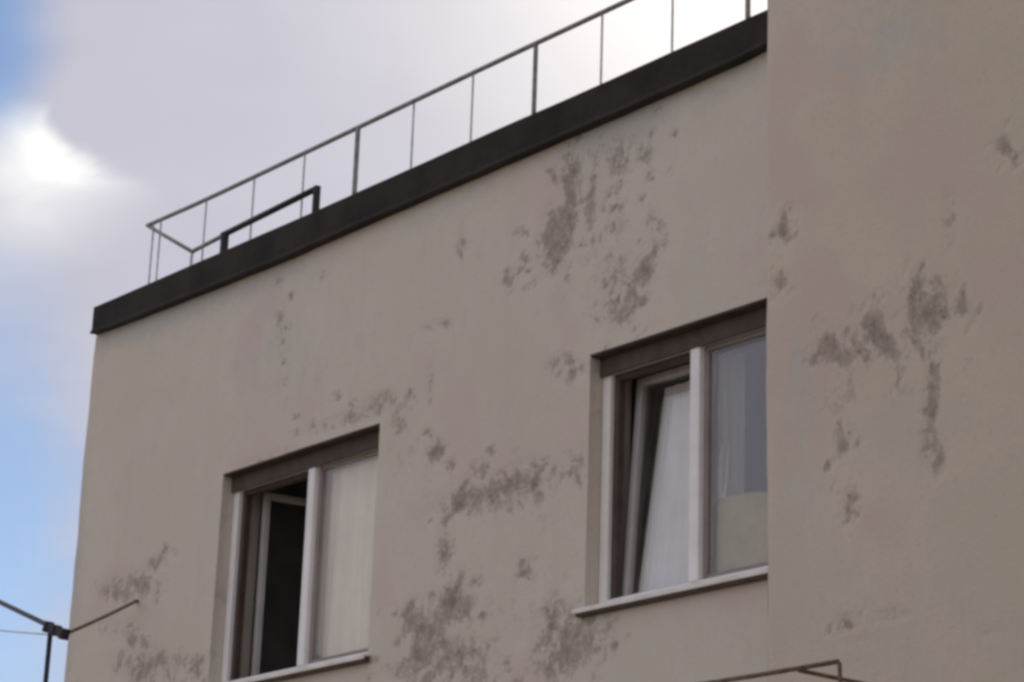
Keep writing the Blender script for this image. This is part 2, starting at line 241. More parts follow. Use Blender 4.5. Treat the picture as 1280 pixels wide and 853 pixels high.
STAINS_MAIN = [ (4.345, 6.036, 260.9, 19.5, 34.1, 0.9), (4.247, 5.799, 90.4, -20.7, 65.5, 1), (4.201, 5.669, 173.1, 69.6, 238.6, 0.8), (4.47, 5.85, 909.7, 52.7, 79.6, 0.75), (4.633, 6.093, 40.6, 39.1, 126.1, 0.55), (4.706, 6.003, 230.2, 190.1, 621.7, 0.6), (4.617, 5.885, 751.8, 241.8, 770.7, 0.6), (4.831, 5.445, 234.8, -174.5, 240, 1), (4.629, 5.478, 714.3, 55.6, 135.8, 0.7), (4.698, 5.305, 151.2, 11.7, 121.2, 0.75), (4.75, 5.342, 372.5, 61.4, 208.3, 0.6), (4.559, 5.281, 563.2, 129.1, 461.7, 0.5), (4.879, 5.657, 1040.7, 114.9, 337.1, 0.4), (4.603, 6.001, 478.6, 236.8, 759.1, 0.6), (3.529, 5.953, 528.1, 49.1, 63.1, 0.4), (3.923, 5.64, 509.2, 261.3, 928.7, 0.55), (2.341, 6.069, 289.8, 218, 754.8, 0.4), (1.998, 5.858, 728, 91.5, 61.4, 0.65), (1.978, 5.771, 387.7, 118.5, 336.7, 0.4), (3.394, 4.879, 421.5, 99, 361.9, 0.95), (3.326, 5.225, 1015, 92.6, 105.9, 0.45), (3.361, 5.543, 62.4, 91.3, 1059.5, 0.4), (3.873, 4.597, 9.8, 17.2, 758, 0.95), (3.579, 4.572, 112.2, 189.7, 2466, 0.95), (4.112, 4.606, 50.5, 19.1, 135.3, 0.75), (3.738, 4.708, 222.2, 134.3, 645.1, 0.6), (3.699, 4.558, 82.2, 64.1, 333.1, 0.6), (4.431, 4.602, 138.9, 28.5, 123, 0.5), (3.923, 4.518, 176.3, 129.1, 673.1, 0.5), (3.484, 4.368, 560.2, 55.7, 115.3, 0.7), (3.572, 4.113, 200.2, -45.4, 108.9, 1), (3.609, 4.089, 155.9, 78.7, 473.1, 1), (3.259, 4.081, 339.6, 139.6, 808.6, 0.95), (3.368, 3.938, 47.7, 9, 42.3, 0.85), (3.626, 3.828, 24.2, 14.9, 103.9, 0.75), (3.316, 3.81, 45.2, 46.4, 346.1, 0.8), (4.11, 4.171, 2043.5, 234.8, 888, 0.7), (3.734, 4.173, 194.9, 301.6, 1900.2, 0.5), (4.285, 3.924, 345.8, 33, 131.3, 0.85), (4.407, 3.816, 29.6, 11.6, 66.3, 0.8), (4.579, 3.828, 56.9, 14, 87.8, 0.5), (4.295, 3.687, 57.8, 51.9, 395.5, 0.7), (4.314, 5.098, 117.5, 79.9, 336.5, 0.5), (4.387, 5.081, 1395.2, 356.3, 1361, 1), (0.561, 4.607, 107.1, 309.3, 1292.2, 0.8), (0.794, 4.617, 151.4, 59.2, 245.8, 0.8), (0.642, 4.627, 12.2, 15.1, 174.3, 0.5), (0.982, 4.734, 435.3, 156.4, 600.1, 0.6), (0.743, 4.301, 596.1, 192.7, 775.1, 0.85), (0.898, 4.141, 15.1, 18, 125.9, 0.65), (1.083, 4.144, 167.9, 104.1, 635.3, 0.7), (1.416, 4.058, 174.2, 57.2, 275.7, 0.75), (0.597, 4.38, 24.4, 29.1, 186.7, 0.35), (2.887, 5.224, 60.3, -21.7, 425.2, 0.7), (2.586, 5.202, 12.6, -12.3, 934.5, 0.55), (1.916, 5.131, 13.3, -20.4, 1186.1, 0.4), (5.639, 5.191, 540.2, 305.7, 1194.1, 0.5), (2.417, 5.513, 44.6, 16.9, 57.4, 0.2), (4.301, 4.876, 11, 9.2, 42.2, 0.12), (3.776, 4.053, 4.1, 3, 19.4, 0.25), (4.602, 5.662, 7.3, 1.4, 4.4, 0.22), (3.86, 4.615, 3.1, 3.5, 18.4, 0.22), (3.098, 5.045, 60.9, 7.9, 16.4, 0.3), (4.465, 6.118, 2465, 3549.4, 9099.1, 0.669419), (4.366, 6.246, 1659.4, 1058.5, 2682.9, 0.714719), (4.2, 5.901, 2101.7, 1744.1, 3411.3, 0.918062), (4.42, 5.695, 1537.1, 270.7, 1655.6, 0.560028), (4.214, 6.07, 2324.8, 907.7, 1602.8, 0.600697), (4.194, 6.132, 1248.4, 683.8, 2554.4, 0.918399), (4.02, 5.844, 2726.5, 2034.4, 5882.6, 0.846784), (4.323, 5.532, 3127.4, 1452.6, 7000.2, 0.933128), (4.367, 5.93, 4862.5, 5100.1, 8493, 0.741727), (4.303, 5.982, 2733, 1189.3, 4598.7, 0.693257), (3.966, 5.875, 1239.7, 769.5, 3680.7, 0.863172), (4.386, 5.607, 1411.1, 693.3, 1776.1, 0.535424), (4.239, 5.793, 3852.7, 2516.2, 4412.4, 0.815039), (3.998, 5.748, 5223.5, 1815.6, 2719.5, 0.724689), (4.108, 5.574, 2013.5, 1189.5, 2981.7, 0.601314), (4.337, 5.586, 3280.1, 2998.7, 8509.3, 0.719311), (4.014, 5.719, 1206.4, 545.5, 2488.8, 0.565911), (4.148, 5.78, 1575.1, 852.6, 3088.8, 0.832752), (4.498, 5.688, 2873.4, 583.1, 4589.1, 0.865643), (4.497, 6.061, 6978, 1728.7, 5133.6, 0.904305), (4.427, 5.693, 2013.3, 1735, 4428.2, 0.767762), (4.39, 5.911, 4176.5, 3542.8, 7344.1, 0.93638), (4.494, 6.004, 2005.7, 1213.7, 2455.4, 0.85525), (4.56, 5.672, 4260.4, 2102.1, 2400.2, 0.740923), (4.902, 6.225, 1997, 766.4, 1880.8, 0.837823), (4.215, 6.058, 1974.1, 1524, 3810.2, 0.52993), (5.032, 6.061, 2892.4, 87.4, 3055.3, 0.782742), (4.897, 6.113, 3940.4, 1804.2, 4509.7, 0.715582), (4.65, 6.318, 1471.8, 330.7, 2383.6, 0.796868), (5.002, 5.888, 3198.5, -1749.6, 6551.4, 0.719866), (4.784, 5.996, 3310.2, 3500.2, 6337.7, 0.634231), (4.625, 5.996, 4625.6, -1108.7, 3025.3, 0.555577), (4.616, 6.071, 2314.9, 2907.2, 7865.4, 0.900406), (4.523, 6.079, 1480.1, 621.9, 2260.4, 0.600731), (4.839, 6.004, 1515.3, 734.1, 2328.5, 0.927939), (4.875, 5.89, 4149.5, 1998.2, 2634.7, 0.710874), (4.685, 5.798, 3086.8, 453.6, 3950.3, 0.667112), (4.676, 5.913, 1321.1, 591, 2119.2, 0.820678), (4.587, 5.828, 1371.3, 657.1, 1718.1, 0.615197), (4.618, 5.808, 4768.7, 1842.7, 2699.7, 0.87702), (4.622, 5.787, 3626.4, 1313.9, 10175.7, 0.867269), (4.648, 5.83, 1637.1, 1403.9, 3893.9, 0.745141), (4.698, 5.411, 7033.7, 1727.7, 4575.2, 0.808141), (4.821, 5.579, 6398.8, 2571.5, 6599.4, 0.845479), (4.816, 5.802, 3278.8, 1655.5, 4305.6, 0.902744), (4.94, 5.629, 1828.7, 460.7, 1864.1, 0.87771), (4.781, 5.184, 1773.4, 692.9, 2959.3, 0.804281), (4.835, 5.301, 4205.4, 2199.8, 7127.5, 0.73991), (4.608, 5.712, 1569.8, 485.2, 1814.7, 0.84151), (4.699, 5.502, 1946.6, 911.5, 1876.6, 0.532427), (4.521, 5.478, 3557.8, 2486.5, 5830.2, 0.712106), (4.586, 5.451, 2818.3, 721.7, 1635.5, 0.84995), (4.665, 5.506, 2321.6, 2256.7, 8280.6, 0.884018), (4.573, 5.338, 3068.5, 87.8, 3244, 0.743115), (4.611, 5.134, 4406.3, 353.5, 5798.4, 0.725462), (4.861, 5.152, 3530.5, 3455, 6493.1, 0.501999), (4.872, 5.317, 4481.5, 2077.6, 8108.8, 0.694423), (4.525, 5.355, 6061.7, 3287.8, 7244.7, 0.868925), (4.814, 5.113, 6345.7, 1373.6, 2881.9, 0.726318), (4.692, 5.451, 1609.1, 199.4, 1901.5, 0.769735), (4.689, 5.527, 7007.6, 969.2, 1610.1, 0.902316), (4.833, 5.285, 2115.5, 565.5, 3499.3, 0.642085), (4.763, 5.192, 5370.3, 2608, 2902, 0.501554), (4.69, 5.427, 1916.4, 2460.1, 9435.8, 0.770111), (4.685, 5.357, 2813.5, 351.3, 7133.2, 0.907959), (4.748, 5.265, 4311.6, -2293.6, 4416.2, 0.834982), (4.622, 6.048, 2291.1, 1098.2, 2324, 0.829066), (4.631, 6.06, 2325.5, 2403.3, 11178, 0.644894), (4.512, 5.953, 2462.8, 3642.6, 10083, 0.589139), (4.512, 6.11, 5228.2, 2119.2, 4293, 0.819336), (4.624, 6.031, 3232, 584.9, 5317.5, 0.842907), (4.495, 6.105, 3068.5, 1469.6, 2285.3, 0.617286), (4.033, 5.652, 1864.8, 1204.5, 6888.4, 0.916378), (3.869, 5.644, 2376.7, -142.4, 3461.4, 0.705077), (3.929, 5.559, 3090.5, 1451.9, 5344.2, 0.732361), (3.983, 5.67, 1808.7, 1006.5, 3420.7, 0.905441), (4.038, 5.562, 1379, 242.5, 3407.4, 0.706564), (3.889, 5.689, 2963.6, 432.7, 4983.6, 0.769795), (1.94, 6.143, 1085, 808.6, 2777, 0.548158), (2.052, 5.849, 875.5, 551.3, 1979.7, 0.738395), (1.925, 5.946, 2737.6, 253.2, 2003.6, 0.648853), (2.076, 6.017, 1832.6, 1198.6, 2976.1, 0.824398), (2.043, 5.646, 1868.1, 2408.3, 5054.5, 0.75193), (2.066, 5.525, 1218.5, 616.9, 1687.7, 0.640467), (3.449, 4.827, 1889.9, 901.1, 4045, 0.585054), (3.334, 4.886, 5292.7, 4247.1, 5645.1, 0.6869), (3.451, 4.892, 2674.4, 1798.8, 6404.4, 0.732449), (3.51, 4.794, 1063.6, 519.1, 2040.9, 0.94497), (3.347, 4.968, 4274.4, 3281.9, 5327.4, 0.558721), (3.311, 4.997, 1593.1, 850, 3461.4, 0.885943), (4.673, 4.432, 1669.9, 630, 3221.2, 0.848437), (4.778, 4.415, 2417.4, 475.8, 3455.4, 0.710776), (3.716, 4.577, 5007.8, 3536.3, 11962, 0.937666), (3.648, 4.689, 2350.8, 576.5, 1994, 0.67619), (3.971, 4.63, 3529.8, -432.5, 5733.6, 0.947951), (4.039, 4.485, 4889.1, 3365.5, 4932.3, 0.597658), (3.604, 4.591, 2136.4, 1124.2, 4580.5, 0.844198), (3.515, 4.53, 1588.1, 604.8, 7288.5, 0.8649), (3.695, 4.557, 2236.8, 1887.7, 6821.7, 0.501965), (3.563, 4.614, 1607.8, 736.9, 3498.8, 0.875212), (3.742, 4.529, 3480.9, 481.8, 3835.5, 0.682608), (3.603, 4.587, 3987.2, 1838.9, 8391.5, 0.771721), (3.999, 4.757, 1727.1, 1117.5, 4684.9, 0.518083), (4.015, 4.547, 1411.2, 448.5, 2742.6, 0.8956), (3.913, 4.676, 2687.2, 72.9, 2889.7, 0.816892), (4.273, 4.516, 1964.2, 2114.8, 10747.5, 0.6971), (4.187, 4.68, 1867.1, 1377.5, 5052.5, 0.573286), (3.819, 4.8, 1474.8, 391.6, 2144.3, 0.732624), (3.689, 4.76, 1703.5, 1480.3, 7894.2, 0.708696), (3.821, 4.656, 1488.3, 587.3, 2681.5, 0.807334), (3.627, 4.682, 2196.6, 1559.1, 3172.1, 0.86607), (3.861, 4.681, 1105.4, 717.4, 6305.4, 0.575211), (3.791, 4.742, 2566.9, 1197, 4868.9, 0.749667), (3.606, 4.651, 2018.1, 1446.7, 3269.9, 0.877137), (3.525, 4.637, 1988.1, -229.8, 10364, 0.819223), (3.357, 4.589, 1060.2, 34.7, 1875, 0.554103), (3.859, 4.63, 4053.6, 1767.7, 8346.5, 0.863853), (3.503, 4.523, 1943.8, 686.3, 2686.5, 0.530717), (3.952, 4.54, 4559, 210.9, 8859.4, 0.931419), (3.478, 4.605, 2183.7, 995.5, 4782.7, 0.779844), (3.578, 4.155, 3668.8, 1971.4, 10083.8, 0.661688), (3.476, 4.495, 2664.7, 2582.4, 7624.7, 0.608253), (3.546, 4.39, 1761.5, 805.8, 3914, 0.663844), (3.37, 4.521, 2937.6, -760.7, 4719.5, 0.623043), (3.558, 4.212, 1198.6, 358.2, 1829.5, 0.592549), (3.565, 4.341, 3436, -327.5, 3237.1, 0.811874), (3.633, 3.814, 1274.4, 382.9, 2843.7, 0.930413), (3.473, 3.924, 1980.7, 490.8, 4635.2, 0.570394), (3.39, 4.164, 1605.8, 893.6, 4119.8, 0.613088), (3.43, 4.175, 3454.9, 951.1, 7466.8, 0.556017), (3.688, 4.113, 1041, 418.8, 2400.4, 0.899836), (3.687, 3.945, 1416.5, 548.4, 2471.6, 0.532142), (3.844, 4.08, 2824.3, 1766, 3100.9, 0.633091), (3.72, 4.076, 1481.6, 75.4, 2610.3, 0.924191), (3.795, 4.008, 1604.8, 601.5, 3574.1, 0.88759), (3.47, 4.036, 2040.2, 133.3, 4656.5, 0.600669), (3.67, 4.122, 1049.1, 419.5, 2734.1, 0.863654), (3.614, 4.215, 1442.1, 523.9, 2190.9, 0.874324), (3.28, 4.144, 2828.3, 507.4, 1595.9, 0.869171), (3.348, 4.043, 3312, 1029.3, 2416.6, 0.86877), (3.198, 4.047, 2439, 1006.1, 5899.1, 0.738628), (3.346, 4.097, 2077.1, -1427.2, 4178, 0.754463), (3.364, 4.032, 3367.2, 1082.8, 4780.4, 0.529533), (3.138, 4.11, 2922.3, 1692.7, 8903.5, 0.804824), (3.701, 3.92, 3563, 1585, 7748.3, 0.543038), (3.437, 4.075, 2216.3, 1430.7, 6965.6, 0.856197), (3.011, 4.131, 4581.8, 2499.5, 10037.4, 0.618706), (3.739, 3.839, 1231.4, 477.3, 2412.9, 0.688773), (3.236, 4.128, 2477.2, 537.1, 2407.8, 0.675895), (3.446, 3.562, 2675.2, 547, 4393.1, 0.587279), (3.919, 3.876, 1456.4, 573.1, 2984.8, 0.504327), (3.07, 3.85, 3624.9, 2399.6, 3594.6, 0.668257), (3.843, 3.713, 1663.1, 944.1, 3105, 0.87608), (3.159, 3.952, 2768.7, 2455, 7395.9, 0.89318), (3.901, 3.696, 4084.4, 1037.6, 4559.2, 0.926031), (3.295, 4.109, 1775.4, 2209.4, 7222.4, 0.769881), (3.537, 3.699, 2428.8, 2513.3, 7463.2, 0.928091), (3.495, 3.789, 2598.7, 564.8, 7483.4, 0.770648), (2.946, 3.822, 1303.2, 864.1, 3860.4, 0.88875), (3.491, 3.789, 1850.2, -748.4, 2716, 0.600429), (3.578, 3.892, 1989.5, 2548.5, 8924.6, 0.500264), (2.984, 3.903, 1165.2, 723.6, 5278.7, 0.676198), (4.145, 4.134, 1682.3, 744.6, 2915.1, 0.511291), (4.146, 4.217, 5349, 2753.7, 4433.2, 0.815276), (4.132, 4.212, 1539.1, -311.4, 11088.7, 0.670818), (4.067, 4.166, 1350.7, -28.3, 5697.5, 0.88891), (4.063, 4.217, 2139.1, 80.8, 3632.3, 0.59843), (4.073, 4.169, 2022.5, 774.2, 5237.6, 0.658457), (4.221, 3.781, 4740, 3130.6, 8095.6, 0.681068), (4.368, 3.774, 3705.2, -1031.3, 2466.6, 0.602984), (4.43, 3.942, 3696.8, -1562.3, 4852.4, 0.501656), (4.346, 3.834, 1959.3, 814.9, 3664.8, 0.554845), (4.376, 3.826, 2936.6, -151.8, 5558.5, 0.729381), (4.221, 3.82, 1917, 430.4, 1988, 0.865233), (4.372, 4.093, 2047.6, 568.8, 3164.5, 0.558038), (4.248, 3.957, 1983.7, 1693.6, 6680.2, 0.767995), (4.059, 3.67, 1155.2, 544.5, 3551.1, 0.755689), (4.699, 3.747, 1796.5, -122.8, 10180, 0.934253), (4.778, 3.768, 3236.7, -2109.7, 5856.2, 0.72491), (4.483, 3.977, 4901.7, 5699.1, 11314.5, 0.708144), (3.988, 3.779, 2430, 856.9, 5062.4, 0.761184), (4.632, 3.7, 3519.9, -1251.2, 4538.8, 0.583545), (4.003, 3.712, 1977.1, 1436.5, 10285.9, 0.722439), (4.394, 3.779, 1621.1, 863.1, 4835.4, 0.569254), (4.27, 3.828, 1617.3, 422.6, 2642.2, 0.916815), (4.176, 3.833, 5554.3, 2252.2, 3677.3, 0.564513), (4.352, 5.04, 5934.4, 2730.1, 11081.6, 0.70545), (4.351, 5.086, 5238.3, -496.7, 5617.7, 0.629563), (4.34, 5.109, 4384.1, 2237.4, 3775.7, 0.729297), (4.387, 5.042, 5507.7, 757.1, 6549.8, 0.760334), (4.349, 5.145, 1297, 861.1, 3656.8, 0.847074), (4.441, 5.066, 3150, 2279.9, 4150.7, 0.655264), (0.784, 4.587, 683.1, 457.1, 1716, 0.536161), (0.528, 4.643, 2690.3, 1841.6, 2443.6, 0.720084), (0.659, 4.552, 550.2, 487.5, 2704.7, 0.635007), (0.988, 4.539, 788, 1252.5, 5288.6, 0.752512), (0.312, 4.689, 705.6, 427.9, 2167, 0.637387), (0.845, 4.625, 1022.2, 416.1, 3882, 0.83721), (0.859, 4.655, 1229.8, 839, 4575.4, 0.599079), (0.96, 4.496, 2567.4, 1279.1, 6354.5, 0.808644), (0.864, 4.73, 607.2, -31, 1837.2, 0.8992), (0.891, 4.681, 1253.1, 763.2, 3647.4, 0.628564), (0.971, 4.556, 892.1, 298, 1576, 0.58246), (0.618, 4.627, 1784, 1454.6, 2477.5, 0.644854), (1.094, 4.754, 835.6, 867.8, 3258.6, 0.627145), (0.887, 4.719, 1643, 2148, 5140.7, 0.536711), (0.998, 4.787, 2315.2, 848.9, 1466.9, 0.882804), (0.936, 4.701, 1142.7, -62.1, 3039.4, 0.681169), (0.925, 4.736, 1098.4, 669.4, 3235.3, 0.773792), (1, 4.785, 1152.5, 170.3, 2697.4, 0.752474), (0.854, 4.228, 1253.9, -226.2, 2473.3, 0.51398), (0.708, 4.396, 790.9, 494.8, 2230.4, 0.941527), (0.868, 4.283, 630.7, 495, 1659.6, 0.907758), (0.772, 4.377, 1547.4, 898.9, 4851.4, 0.865838), (0.763, 4.336, 2241.5, 1578.1, 4576.6, 0.703969), (0.693, 4.392, 1959.3, 1768.7, 4620, 0.664761), (1.17, 4.042, 1680.2, 637.5, 5961.1, 0.554001), (0.643, 4.255, 1881.8, 944.2, 1835.9, 0.60291), (1.691, 4.088, 1363, 786.1, 4228.5, 0.892744), (0.198, 4.125, 1854.5, 3017.4, 7360.1, 0.534763), (0.465, 3.998, 524.9, 412.4, 4929.2, 0.840353), (1.566, 4.133, 1410, 597.9, 1483.9, 0.693647), (1.211, 4.143, 2771, 35.5, 4738.9, 0.761055), (1.207, 4.121, 661.9, 314.7, 1629.8, 0.623816), (1.01, 4.183, 998.7, 72.3, 2028.6, 0.62337), (1.238, 4.123, 1058.1, 647.7, 2752.7, 0.629797), (0.966, 4.155, 1405.6, 1475.9, 9957.3, 0.672783), (1.255, 4.183, 3323.5, 2769.6, 6490.4, 0.645935), (1.392, 4.002, 1784.5, 454.3, 4910.5, 0.796804), (1.306, 4.076, 2158, 3362.8, 8238.9, 0.897659), (1.488, 4.005, 1101.6, 432.2, 2262.8, 0.829008), (1.446, 4.115, 1776.3, 1988.8, 5980.1, 0.866875), (1.304, 4.145, 1330.3, 2362.8, 10449.5, 0.555071), (1.303, 4.012, 784.7, 389.3, 4581.7, 0.636796), (2.702, 5.272, 1556.8, 1593.5, 5741, 0.857694), (2.98, 5.252, 1240.4, 645.8, 2752.1, 0.560232), (3.071, 5.144, 2341.7, 746.1, 3123.6, 0.645379), (3.165, 5.226, 987.6, 579.9, 2385.6, 0.752321), (3.163, 5.131, 1920.2, -924.9, 2671.7, 0.613802), (2.547, 5.342, 1105.8, 596.5, 2334.2, 0.911019), (2.35, 5.227, 919.3, 651.4, 1871.3, 0.673735), (2.177, 5.31, 1166.4, 1609, 6407, 0.900965), (2.785, 5.192, 2685.3, 1655.5, 8614.9, 0.938728), (3.109, 5.086, 2163.4, 1107.4, 3462, 0.788516), (3.08, 5.047, 1619.5, 276.3, 2435.3, 0.665524), (2.191, 5.218, 1567.3, 575.6, 2692.7, 0.596652) ]
STAINS_WING = [ (6.089, 5.189, 1091.5, 86.3, 329.7, 0.85), (6.023, 5.159, 2225.3, 628.2, 2333.6, 0.6), (6.049, 4.96, 424.5, 42.5, 1165.7, 0.6), (6.31, 4.649, 606, 105, 476.9, 1), (6.335, 4.601, 331.4, 441.5, 1926.5, 0.8), (6.531, 4.636, 140.9, 22.2, 620, 0.85), (6.563, 4.667, 1007.3, 99.2, 493.1, 0.8), (6.763, 4.781, 1862.5, 48.9, 383.1, 0.9), (6.833, 4.674, 133.7, 58.6, 250.7, 0.95), (6.874, 4.743, 751.9, 233.3, 998.8, 0.8), (6.95, 4.636, 772.4, 229.4, 1025.4, 0.6), (6.696, 4.581, 75.7, 47, 205.8, 0.55), (6.825, 4.373, 1937.3, -35.8, 92, 0.9), (6.828, 4.503, 283.3, 51.8, 256.8, 0.5), (6.663, 4.525, 833.5, 98.8, 510.1, 0.7), (6.387, 4.259, 961, 21.5, 173.3, 0.65), (6.416, 4.009, 1300.2, 91.7, 613.7, 0.75), (6.393, 3.539, 481.8, 236.5, 1725.5, 0.8), (6.602, 3.542, 178.4, 50.3, 2275.9, 0.5), (7.194, 5.214, 1290.1, 427.6, 760.1, 0.7), (6.932, 5.015, 1078.2, -10.6, 84.9, 0.45), (6.375, 4.511, 32.2, 5.6, 26.7, 0.28), (6.818, 4.135, 365.5, 13.5, 120.3, 0.4), (6.617, 4.584, 6.1, 3.5, 15.4, 0.25), (6.533, 4.317, 10.9, 4.1, 20.6, 0.15), (7.066, 3.418, 438.9, 157.2, 1248.7, 0.3), (6.193, 5.256, 202.1, 239, 848.1, 0.2), (6.439, 3.475, 93.8, 151.5, 1122.1, 0.3), (6.827, 4.073, 342.5, 322.4, 1705.9, 0.4), (6.109, 5.237, 2067.3, 794.5, 3305, 0.853667), (6.114, 5.272, 3849.9, 3942.5, 14788.5, 0.936197), (6.145, 5.161, 2962, 281.5, 6140, 0.688999), (6.162, 5.233, 2094.3, 551.2, 12406.5, 0.918998), (6.148, 5.198, 6598.4, -2618.9, 7413.8, 0.665723), (6.119, 5.208, 6661.1, 6211.8, 10477.9, 0.71364), (6.022, 5.181, 3281.2, 2802.1, 11932.7, 0.73484), (6.035, 5.19, 8241.6, 5517.9, 6905.5, 0.548178), (6.024, 5.021, 4733.4, 1651.1, 7024.5, 0.71985), (6.124, 4.919, 3061.5, 3836.3, 12594, 0.503342), (6.068, 5, 2460.3, 508.2, 2573.3, 0.527123), (6.028, 4.918, 2626.9, 563.3, 7109.3, 0.589336), (6.399, 4.576, 6245.9, -2819.3, 10263.3, 0.67087), (6.293, 4.729, 4261.7, -422.8, 4362.6, 0.591708), (6.281, 4.721, 9779.4, -1060.1, 6372.9, 0.694186), (6.258, 4.75, 4510.4, 1304.2, 3789, 0.93897), (6.303, 4.697, 2137.8, 392.1, 2962.4, 0.713259), (6.403, 4.581, 5148.4, 1889.4, 6157.9, 0.947659), (6.239, 4.616, 3466.1, -30.5, 2870.1, 0.893894), (6.493, 4.597, 2599.3, 635.5, 3147, 0.788326), (6.217, 4.636, 6317.4, 6150.8, 11534.5, 0.519721), (6.221, 4.604, 2738.1, 932.3, 3682.4, 0.90014), (6.444, 4.599, 3324.5, 292.1, 2468.6, 0.889655), (6.419, 4.576, 2568.6, 1278.3, 5792.8, 0.698266), (6.482, 4.579, 2249.3, 901.8, 2560.8, 0.744769), (6.408, 4.668, 6983.8, 2621.9, 8399.9, 0.854827), (6.67, 4.664, 2373.4, 816, 2510.9, 0.780677), (6.513, 4.563, 3734, 260, 5408.7, 0.881821), (6.485, 4.609, 3659, 1598.9, 6283.7, 0.688215), (6.607, 4.578, 6938.9, 1981.5, 3515.6, 0.946665), (6.585, 4.778, 4746.4, 1941.1, 5834.8, 0.778027), (6.595, 4.693, 3436.1, -294, 3566.6, 0.817362), (6.522, 4.636, 7809.8, 3637.1, 13330.6, 0.672322), (6.563, 4.785, 12160.2, 623.4, 8122.8, 0.731597), (6.509, 4.777, 7691.7, 3940, 6736.6, 0.709317), (6.529, 4.658, 6239.2, 441.1, 2920.9, 0.701709), (6.703, 4.768, 10607.4, 5902.8, 7957.8, 0.856777), (6.732, 4.743, 4378.1, -459.8, 5030.2, 0.848228), (6.801, 4.779, 8852.7, 4293.5, 6479.9, 0.581482), (6.725, 4.894, 9504.5, 7954.5, 12148.2, 0.859221), (6.723, 4.861, 6152.6, 1869.5, 8053.6, 0.563837), (6.792, 4.858, 3339.1, 457.8, 4276.4, 0.505751), (6.717, 4.714, 9501.7, 6430.4, 6873.4, 0.540441), (6.964, 4.748, 11282.5, -152.9, 2639.2, 0.937351), (7.021, 4.562, 12039.4, 3616.7, 13425.5, 0.652019), (6.757, 4.611, 8906.7, 2697.2, 12021.7, 0.635775), (6.94, 4.618, 5460.2, 1122.8, 9087.3, 0.869797), (6.871, 4.513, 7557.5, 3359, 17643.6, 0.620337), (6.917, 4.725, 9051, 2247, 3581.3, 0.799037), (6.85, 4.707, 2831.8, 914.4, 2621, 0.85484), (6.847, 4.705, 3587.2, 894.8, 4268.1, 0.861993), (6.982, 4.713, 3755.9, -640.8, 3637.2, 0.723241), (6.779, 4.734, 4039.8, -1199.3, 9572.8, 0.653085), (6.842, 4.727, 3055.5, 485.3, 2615.8, 0.657293), (6.976, 4.602, 6845.8, 5852.9, 19898.5, 0.506461), (6.981, 4.671, 3879.4, -311, 4421.1, 0.526801), (7.009, 4.562, 11117.9, 2429.6, 9188.2, 0.797228), (6.871, 4.652, 9316.5, -576.7, 3470.5, 0.928221), (6.859, 4.681, 8928.2, 2610.9, 5161.9, 0.550294), (7.06, 4.615, 6245.4, -991.7, 5465.6, 0.592558), (6.642, 4.416, 4637, 354.7, 5398.8, 0.732146), (6.518, 4.695, 2417.9, 646.7, 2732.8, 0.861736), (7.021, 4.58, 10863.9, -912.2, 5500.9, 0.656243), (6.465, 4.576, 3227.2, 103, 4090.9, 0.894512), (6.814, 4.699, 7694.8, 4066.2, 7179.5, 0.503322), (6.674, 4.45, 3685.4, 368.3, 5355.8, 0.859445), (6.789, 4.281, 4675.9, 1192.3, 5792.4, 0.860059), (6.824, 4.539, 6841.2, -1527.5, 5231.9, 0.748112), (6.853, 4.578, 4600.5, 1733, 8063.7, 0.793584), (6.868, 4.477, 10423.4, -736.4, 9054, 0.796014), (6.798, 4.185, 3976.3, 2903.3, 7995.5, 0.70599), (6.786, 4.134, 5489.9, 1070.4, 7980.6, 0.66752), (6.673, 4.473, 3173.7, 935.3, 3470.4, 0.770976), (6.589, 4.613, 12147.2, 7029, 11288.6, 0.574613), (6.587, 4.566, 8435.5, 4092.6, 12032.1, 0.615183), (6.765, 4.534, 3402.7, 1014.9, 8243.5, 0.5567), (6.616, 4.624, 3590.9, 1007, 4375.7, 0.751309), (6.668, 4.435, 9128.3, 3128.7, 4225, 0.930789), (6.316, 4.16, 3800.7, 1744.3, 6259.9, 0.850635), (6.444, 4.32, 8325.2, 3208.9, 14832.4, 0.557832), (6.427, 4.266, 2632.6, 567.2, 3021, 0.933385), (6.462, 4.23, 3417.7, 773.2, 4661.8, 0.664084), (6.295, 4.237, 2290.9, -433.8, 16814.1, 0.698985), (6.366, 4.199, 5366.2, 3547.2, 9549.2, 0.876189), (6.374, 3.94, 3852, 1068.7, 6241.9, 0.620423), (6.382, 3.93, 4867.3, 1610.3, 8903, 0.537931), (6.422, 3.94, 2302.6, 614.6, 3653.7, 0.874336), (6.337, 4.058, 7056.9, 4332.2, 5315.5, 0.639927), (6.455, 4.006, 12753, 5157.4, 6848, 0.543176), (6.454, 3.967, 5981.9, 2910.2, 4044.9, 0.863727), (6.356, 3.519, 11471.9, 5688.3, 6085.6, 0.6028), (6.249, 3.548, 5126.2, 1904.6, 11306.8, 0.754566), (6.349, 3.573, 3866.3, 541, 3335.2, 0.592138), (6.447, 3.572, 4966.4, 2202.8, 8994.6, 0.829873), (6.481, 3.579, 6506.8, 1441.7, 10220.6, 0.574724), (6.31, 3.526, 5342, 5164.2, 15238.1, 0.66118), (7.117, 5.256, 5760.4, 3610.8, 10427.8, 0.600266), (7.267, 5.142, 7088, 1888.7, 4882.4, 0.774708), (7.152, 5.143, 9296.2, 2212.3, 3012.8, 0.563843), (7.237, 5.141, 5270.3, 1967.3, 3669.5, 0.914018), (7.202, 5.317, 6871.2, 3001.4, 8817.7, 0.907047), (7.178, 5.167, 11378.2, 3262.4, 4151, 0.75941) ]
